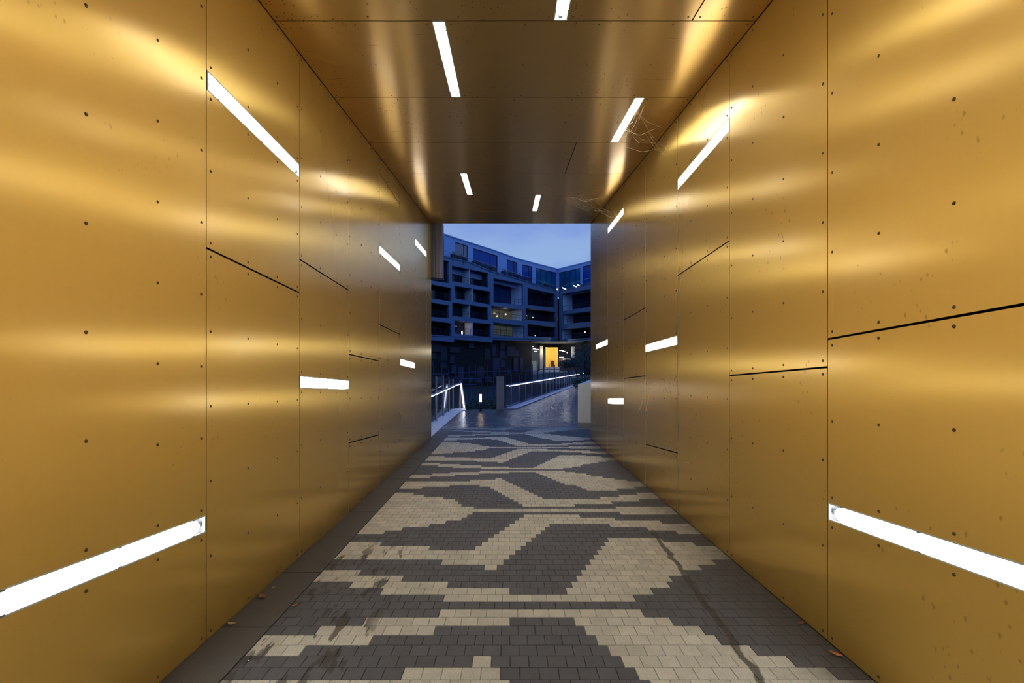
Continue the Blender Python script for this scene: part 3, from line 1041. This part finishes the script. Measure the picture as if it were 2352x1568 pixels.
# roof terrace slab, and filler behind the loggias
tm = MB()
for a, b in zip(outer[:6], outer[1:6]):
    p, q = fac(*a), fac(*b)
    tm.prism([p - Vector((0, 0, .12)), q - Vector((0, 0, .12)), q - NL * 1.6 - Vector((0, 0, .12)), p - NL * 1.6 - Vector((0, 0, .12))], (0, 0, -.25))
for a, b in zip(outerR[:3], outerR[1:3]):
    p, q = fac(*a, 'R'), fac(*b, 'R')
    tm.prism([p - Vector((0, 0, .12)), q - Vector((0, 0, .12)), q - NR * 1.6 - Vector((0, 0, .12)), p - NR * 1.6 - Vector((0, 0, .12))], (0, 0, -.25))
tm.build('terrace_slab', M['facade'], bld)
# body behind and soffit
bb = MB()
pL = fac(930, 848) - NL * 4.2; pC = O - NL * 4.2 - NR * 4.2
pLs = [Vector((pL.x, pL.y, 0)), Vector((pC.x, pC.y, 0))]
bb.prism([pLs[0] + Vector((0, 0, 5.9)), pLs[1] + Vector((0, 0, 5.9)), pLs[1] + Vector((0, 0, 17)), pLs[0] + Vector((0, 0, 17))], -NL * .3)
pR = fac(1410, 848, 'R') - NR * 4.2
bb.prism([pLs[1] + Vector((0, 0, 5.9)), Vector((pR.x, pR.y, 5.9)), Vector((pR.x, pR.y, 17)), pLs[1] + Vector((0, 0, 17))], -NR * .3)
bb.build('rear_wall', M['plinth'], bld)
sf = MB()
for w_, ol in (('L', [(930, 775), (1281.5, 785)]), ('R', [(1284.5, 787), (1410, 779)])):
    N = NL if w_ == 'L' else NR
    a, b = fac(*ol[0], w_), fac(*ol[1], w_)
    z = Vector((0, 0, .25))
    sf.prism([a + z, b + z, b + z - N * 6, a + z - N * 6], (0, 0, .15))
sf.build('soffit', M['plinth'], bld)

# glass parapet rail on the terrace
for w_, pts, nb in (('L', [(930, 548), (1016, 574.3), (1087, 595.8), (1219.7, 638.6), (1284.5, 659)], 34), ('R', [(1284.5, 659), (1357.7, 637.6), (1410, 622)], 12)):
    N = NL if w_ == 'L' else NR
    P3 = [fac(*p, w_, .05) for p in pts]
    m = MB()
    for a, b in zip(P3, P3[1:]): m.tube(a, b, .05, seg=6)
    hr = m.build('terrace_handrail', M['rail_pale'], bld)
    m = MB()
    for a, b in zip(P3, P3[1:]):
        n = max(1, int((b - a).length / 1.9))
        for i in range(n):
            c = a + (b - a) * (i / n)
            m.box((c.x - .025, c.y - .025, c.z - 1.25), (c.x + .025, c.y + .025, c.z))
    m.build('baluster', M['rail_dark'], hr)

# dark ground storey with irregular panels
pz = MB()
a, b = fac(930, 848, 'L', -1.2), fac(1221, 848, 'L', -1.2)
a = Vector((a.x, a.y, -1.2)); b = Vector((b.x, b.y, -1.2))
pz.prism([a, b, b + Vector((0, 0, 7.8)), a + Vector((0, 0, 7.8))], -NL * .4)
U = (b - a).normalized()
L = (b - a).length
rng = random.Random(11)
x = .3
while x < L - 2:
    z = rng.uniform(.2, 1.4)
    while z < 6.6:
        wd, ht = rng.choice([1.0, 1.3, 1.7, 2.2]), rng.choice([.9, 1.3, 1.8, 2.3])
        if rng.random() < .62:
            p = a + U * (x + rng.uniform(0, .5)) + Vector((0, 0, z)) + NL * .002
            pz.prism([p, p + U * wd, p + U * wd + Vector((0, 0, ht)), p + Vector((0, 0, ht))], NL * rng.choice([.06, .16, .25]), rng.choice([1, 1, 2]))
        z += ht + rng.uniform(.05, .5)
    x += 2.1
pz.build('plinth_wall', [M['plinth'], M['plinth_a'], M['plinth_b']], bld)

# ------------------------------------------------------------------ lit entrance under the corner
en = empty('entrance_lobby', (8.5, 97, -1.2))
tag(en, 'lit entrance lobby with a yellow wall under the corner of the apartment block', 'entrance')


def slab_at(x0, y0, x1, y1, D, th, name, mat, parent=en):
    p, q = at(x0, y1, D), at(x1, y0, D)
    m = MB(); m.box((p.x, D, p.z), (q.x, D + th, q.z)); return m.build(name, mat, parent)


slab_at(1253.5, 797.5, 1281, 843, 97, .2, 'yellow_wall', M['yellow'])
slab_at(1264.5, 828, 1273, 843, 96.7, .12, 'brown_door', M['brown_door'])
slab_at(1240.5, 794, 1247, 852, 96.3, .4, 'column', M['white_wall'])
slab_at(1312, 796, 1321, 822, 95, .4, 'column', M['white_wall'])
slab_at(1200, 790, 1360, 862, 103, .2, 'back_wall', M['plinth_a'])
slab_at(1219, 828, 1235, 852, 97.5, .15, 'counter', M['white_wall'])
slab_at(1251, 843, 1285, 856, 96, .5, 'front_step', M['white_wall'])
slab_at(1284, 822, 1300, 842, 97, .15, 'brown_cladding', M['brown_door'])
slab_at(1290, 823, 1310, 826.5, 96, .2, 'canopy_edge', M['white_wall'])
slab_at(1289.8, 823, 1291.4, 836, 96, .2, 'canopy_leg', M['white_wall'])
m = MB()
p, q = at(1214, 789, 93), at(1345, 789, 93)
m.box((p.x, 95.5, p.z + .35), (q.x, 103, p.z + .6)); m.build('lobby_soffit', M['soffit_grey'], en)
p, q = at(1205, 852, 94), at(1345, 852, 94)
m = MB(); m.box((p.x, 94, -1.2), (q.x, 103, 1.15)); m.build('lobby_floor', M['white_wall'], en)
for i, (x0, x1, y, D) in enumerate([(1223, 1226, 796, 96), (1223, 1227.5, 798.5, 97.5), (1224, 1230, 801, 96), (1230, 1238.5, 803, 96), (1252, 1257, 799, 94.5), (1285, 1294, 805, 97), (1292, 1298, 807, 98), (1285, 1294.5, 820.3, 95.5), (1227, 1234, 807, 99)]):
    slab_at(x0, y - .9, x1, y + .5, D, .1, 'ceiling_light', M['cool_small'])

lamps = [(1303, 809.5, 95, .13, 'warm_small', 'warm round lamp glowing in the entrance lobby right of the yellow wall'),
         (1296.4, 833, 94, .07, 'cool_small', 'small white lamp under the lobby canopy'),
         (1322, 823.3, 60, .05, 'cool_small', 'tiny white lamp among the leaves of the dark tree')]
M['terrace_glow'] = glow('terrace_glow', (1., .95, .85), 1.2)
M['warm_peach'] = glow('warm_peach_lamp', (1.0, .75, .58), 5.0)


def bulb(name, p, r, mt, label, cat='light', stretch=1.0, group=None):
    m = MB()
    seg = 10
    rings = 5
    b = len(m.v)
    for i in range(rings + 1):
        ph = math.pi * i / rings
        for j in range(seg):
            th = 2 * math.pi * j / seg
            m.v.append((p.x + r * math.sin(ph) * math.cos(th), p.y + r * math.sin(ph) * math.sin(th), p.z + r * stretch * math.cos(ph)))
    for i in range(rings):
        for j in range(seg):
            k = (j + 1) % seg
            m.f.append((b + i * seg + j, b + i * seg + k, b + (i + 1) * seg + k, b + (i + 1) * seg + j)); m.m.append(0); m.sm.append(True)
    m.tube(p + Vector((0, 0, r * stretch)), p + Vector((0, 0, r * stretch + .12)), .03, seg=6, mi=1)
    o = m.build(name, [M[mt], M['frame']])
    return tag(o, label, cat, group)


for x, y, D, r, mt, lab in lamps:
    bulb('lobby_lamp', at(x, y, D), r, mt, lab)
for x, y, off, r, st, mt, lab in [(1161.5, 721.5, -1.9, .15, 1, 'warm_small', 'round lamp glowing in the middle of a balcony, larger of its two'),
                                  (1141.5, 726, -1.2, .11, 1, 'warm_small', 'small low lamp left of the round lamp on the same balcony'),
                                  (1224, 729, -1.3, .10, 1, 'warm_small', 'pale lamp in the balcony just left of the inner corner'),
                                  (1061.3, 763.6, -.9, .11, 3.2, 'warm_peach', 'tall peach-coloured lamp on the lowest balcony row'),
                                  (1280.5, 734, -1.5, .10, 1, 'warm_small', 'tiny lamp glowing in the dark inner corner of the block'),
                                  (1280, 664.5, -.4, .16, 1, 'warm_small', 'warm lamp on the roof terrace at the inner corner'),
                                  (1229, 770.5, -.7, .07, 1, 'cool_small', 'tiny white light on the lowest balcony near the corner')]:
    bulb('balcony_lamp', fac(x, y, 'L', off), r, mt, lab, stretch=st)
bulb('balcony_lamp', fac(1343.5, 762.5, 'R', -1.5), .15, 'warm_orange' if 'warm_orange' in M else 'warm_small', 'orange lamp glowing on the lowest balcony of the right wing')
for x0, y0, x1, y1, lab in [(1292, 659.3, 1300.5, 663, 'slanting white light under the terrace rail, nearest the inner corner'),
                            (1317.5, 654.3, 1324.5, 657, 'slanting white light under the terrace rail, middle of three'),
                            (1327, 652.5, 1331, 654.5, 'square white light under the terrace rail, farthest from the corner')]:
    a_, b_ = fac(x0, y0, 'R', .1), fac(x1, y1, 'R', .1)
    m = MB(); m.prism([a_, b_, b_ - Vector((0, 0, .22)), a_ - Vector((0, 0, .22))], NR * .08)
    tag(m.build('terrace_light', M['terrace_glow']), lab, 'light', 'lights under the terrace rail')

# planters on the terrace
PLN = [(1039, 1051, 592.5), (1053.7, 1061.7, 596.5), (1064, 1067, 599.7), (1069, 1073.8, 601), (1087, 1097, 608.3), (1099, 1112, 613), (1115, 1124.6, 618), (1128.6, 1140.7, 622),
       (1155.4, 1163.5, 629), (1172, 1179.5, 633), (1190, 1200, 639.5), (1207.7, 1217.7, 645.8), (1253, 1260, 657.5)]
words_ = ['first', 'second', 'third', 'fourth', 'fifth', 'sixth', 'seventh', 'eighth', 'ninth', 'tenth', 'eleventh', 'twelfth', 'last']
for i, (x0, x1, yb) in enumerate(PLN):
    a_, b_ = fac(x0, yb, 'L', -.55), fac(x1, yb, 'L', -.55)
    z = max(a_.z, b_.z) - .10
    o = empty('terrace_planter', (a_.x, a_.y, z))
    tag(o, 'dark planter behind the roof terrace rail, %s from the hanging grey panel' % words_[i], 'planter', 'planters along the roof terrace')
    q = [Vector((a_.x, a_.y, z)), Vector((b_.x, b_.y, z))]
    m = MB(); m.prism([q[0], q[1], q[1] + Vector((0, 0, .55)), q[0] + Vector((0, 0, .55))], -NL * .45)
    m.build('planter_box', M['planter'], o)
    fm = MB(); mid = (q[0] + q[1]) / 2 - NL * .2 + Vector((0, 0, .75))
    rngp = random.Random(i)
    for _ in range(3):
        leaf_cloud(fm, mid + UL * rngp.uniform(-.25, .25) * (q[1] - q[0]).length, min(.32, (q[1] - q[0]).length * .5), 40, .08, rngp)
    fm.build('foliage', M['leafy'], o, recalc=False)

# ------------------------------------------------------------------ leaves and scraps on the floor
SCR = [(516.7, 1431.6, .032, 'leaf_tan', 'yellowish leaf lying on the dark gutter at the left wall foot'),
       (584.7, 1370, .045, 'leaf_brown', 'long brown leaf at the foot of the left wall'),
       (676.5, 1389, .020, 'leaf_orange', 'orange leaf scrap on the joint between gutter and setts'),
       (628, 1347.6, .014, 'leaf_tan', 'small tan leaf in the left gutter beyond the brown leaf'),
       (571, 1515.6, .008, 'paper', 'tiny white scrap at the near left edge of the setts'),
       (826, 1152, .022, 'leaf_orange', 'orange leaf against the left wall far down the gutter'),
       (853.6, 1128, .020, 'leaf_tan', 'tan leaf against the left wall, farthest one down the gutter'),
       (1936, 1502, .036, 'leaf_orange', 'curled pinkish orange leaf at the foot of the near right wall'),
       (1847, 1430, .030, 'leaf_brown', 'thin brown leaf on the dark setts near the right wall'),
       (1512, 1142, .022, 'paper', 'small white scrap by the right wall halfway along'),
       (1683, 1284, .018, 'leaf_brown', 'reddish brown leaf scrap at the right wall foot beside the pale setts')]
for i, (x, y, s, mt, lab) in enumerate(SCR):
    p = on_floor(x, y, .006)
    p.x = max(XL + .03 + s * .5, min(XR - .03 - s * .5, p.x))
    rg = random.Random(i + 40)
    ang = rg.uniform(0, 6.28)
    a = Vector((math.cos(ang), math.sin(ang), 0)); b = Vector((-a.y, a.x, 0))
    m = MB()
    prof = [(-1, 0), (-.6, .32), (0, .46), (.5, .34), (1, .02)]
    for (s0, w0), (s1, w1) in zip(prof, prof[1:]):
        z0, z1 = abs(s0) ** 2 * s * .35, abs(s1) ** 2 * s * .35
        for sg in (1, -1):
            m.face([p + a * s * s0 + Vector((0, 0, z0 - .004)), p + a * s * s1 + Vector((0, 0, z1 - .004)),
                    p + a * s * s1 + b * sg * w1 * s + Vector((0, 0, z1 + w1 * s * .4 - .004)), p + a * s * s0 + b * sg * w0 * s + Vector((0, 0, z0 + w0 * s * .4 - .004))], 0, True)
    o = m.build('fallen_leaf' if mt != 'paper' else 'paper_scrap', M[mt], recalc=False)
    tag(o, lab, 'leaf' if mt != 'paper' else 'scrap', 'leaves and scraps on the passage floor')

# ------------------------------------------------------------------ cobwebs


def cobweb(label, pts, n, seed, spread):
    rg = random.Random(seed)
    m = MB()
    for _ in range(n):
        a, b = rg.sample(pts, 2)
        j = lambda: Vector((rg.gauss(0, spread), rg.gauss(0, spread), rg.gauss(0, spread * .5)))
        p, q = Vector(a) + j(), Vector(b) + j()
        for v in (p, q):
            v.z = min(v.z, ceil_z(v.y) - .012); v.x = min(v.x, XR - .012)
        mid = (p + q) / 2 - Vector((0, 0, .03 + rg.random() * .05))
        m.tube(p, mid, .0005, seg=4, caps=False); m.tube(mid, q, .0005, seg=4, caps=False)
        if rg.random() < .5:
            m.dome(mid, (0, -1, 0), .004, .004, 6)
    tag(m.build('cobweb', M['web']), label, 'cobweb', kind='stuff')


cobweb('fine cobweb strung between the right ceiling light and the ceiling corner',
       [(1.36, 5.0, ceil_z(5.0)), (1.40, 5.6, ceil_z(5.6)), (1.62, 5.3, ceil_z(5.3) - .15), (1.89, 5.6, ceil_z(5.6) - .3), (1.5, 5.9, ceil_z(5.9) - .05)], 14, 2, .05)
cobweb('tangled cobwebs in the dark upper right corner near the passage mouth',
       [(1.3, 8.6, ceil_z(8.6)), (1.6, 8.7, ceil_z(8.7)), (1.89, 8.5, ceil_z(8.5) - .35), (1.89, 8.2, ceil_z(8.2) - .55), (1.7, 9.0, ceil_z(9.) - .12), (1.0, 8.6, ceil_z(8.6))], 26, 5, .08)

# ------------------------------------------------------------------ light and sky
W = bpy.data.worlds.new('dusk_sky')
S.world = W
W.use_nodes = True
t = W.node_tree
bg = t.nodes['Background']
tc = t.nodes.new('ShaderNodeTexCoord')
sx = t.nodes.new('ShaderNodeSeparateXYZ'); t.links.new(tc.outputs['Generated'], sx.inputs[0])
gr = t.nodes.new('ShaderNodeValToRGB'); t.links.new(sx.outputs['Z'], gr.inputs[0])
e = gr.color_ramp.elements
e[0].position = 0.0; e[0].color = (.10, .16, .30, 1)
e[1].position = .12; e[1].color = (.30, .48, .78, 1)
for p, c in ((.24, (.285, .44, .75)), (.34, (.25, .36, .72)), (.6, (.10, .31, .86)), (1.0, (.09, .30, .84))):
    k = e.new(p); k.color = (*c, 1)
mp = t.nodes.new('ShaderNodeMapping'); mp.inputs['Scale'].default_value = (1.6, 1.6, 5.0); mp.inputs['Rotation'].default_value = (.1, .35, 0)
t.links.new(tc.outputs['Generated'], mp.inputs[0])
nz = t.nodes.new('ShaderNodeTexNoise'); nz.inputs['Scale'].default_value = 2.2; nz.inputs['Detail'].default_value = 4
t.links.new(mp.outputs[0], nz.inputs['Vector'])
cr = t.nodes.new('ShaderNodeValToRGB'); t.links.new(nz.outputs['Fac'], cr.inputs[0])
cr.color_ramp.elements[0].position = .44; cr.color_ramp.elements[0].color = (0, 0, 0, 1)
cr.color_ramp.elements[1].position = .62; cr.color_ramp.elements[1].color = (.75, .75, .75, 1)
mx = t.nodes.new('ShaderNodeMix'); mx.data_type = 'RGBA'
t.links.new(cr.outputs[0], mx.inputs[0]); t.links.new(gr.outputs[0], mx.inputs[6]); mx.inputs[7].default_value = (.185, .30, .72, 1)
t.links.new(mx.outputs[2], bg.inputs[0])
bg.inputs[1].default_value = 1.0


def point(name, p, col, power, r=.2):
    l = bpy.data.lights.new(name, 'POINT'); l.color = col; l.energy = power; l.shadow_soft_size = .03
    o = bpy.data.objects.new(name, l); o.location = p; COL.objects.link(o)


point('lobby_glow', at(1250, 806, 95.2), (1, .85, .6), 110)
point('lobby_glow', at(1300, 806, 94.5), (1, .95, .8), 160)
point('lobby_glow', at(1230, 812, 99.5), (.9, 1, .88), 200)
point('balcony_glow', fac(1160, 716, 'L', -1.6), (1, .95, .7), 14)
point('balcony_glow', fac(1063, 748, 'L', -1.0), (1, .75, .6), 9)
point('balcony_glow', fac(1224, 724, 'L', -1.2), (1, .95, .8), 8)
point('terrace_glow', fac(1262, 655, 'L', -.7), (1, .8, .6), 18)
point('terrace_glow', fac(1312, 657, 'R', -.7), (1, .8, .6), 14)

sp = bpy.data.lights.new('parapet_fill_spot', 'SPOT'); sp.energy = 110; sp.color = (.86, .95, 1); sp.spot_size = math.radians(24); sp.spot_blend = .5; sp.shadow_soft_size = .05  # unseen fill added to brighten the parapet, no fixture modelled
so = bpy.data.objects.new('parapet_fill_spot', sp); so.location = (.8, Y_END + .1, 3.2)
so.rotation_euler = (Vector((2.5, 14.3, .65)) - so.location).to_track_quat('-Z', 'Y').to_euler(); COL.objects.link(so)

# ------------------------------------------------------------------ camera
cam = bpy.data.cameras.new('camera')
cam.sensor_width = 36.0
cam.sensor_fit = 'HORIZONTAL'
cam.lens = 36.0 * F / 2352.0
cam.shift_x = (1176 - CX) / 2352.0
cam.shift_y = (CY - 784) / 2352.0
cam.clip_start = .05; cam.clip_end = 400
co = bpy.data.objects.new('camera', cam)
co.location = EYE
co.rotation_euler = (math.radians(90), 0, 0)
COL.objects.link(co)
S.camera = co
S.view_settings.view_transform = 'Standard'
S.view_settings.look = 'None'
S.view_settings.exposure = 0.0
try:
    S.cycles.use_denoising = True
    S.cycles.max_bounces = 6
    S.cycles.glossy_bounces = 5
    S.cycles.diffuse_bounces = 3
    S.cycles.use_adaptive_sampling = True
    S.cycles.adaptive_threshold = .10
    S.cycles.adaptive_min_samples = 16
    S.cycles.time_limit = 1000
    S.cycles.sample_clamp_indirect = 8.0
except Exception:
    pass
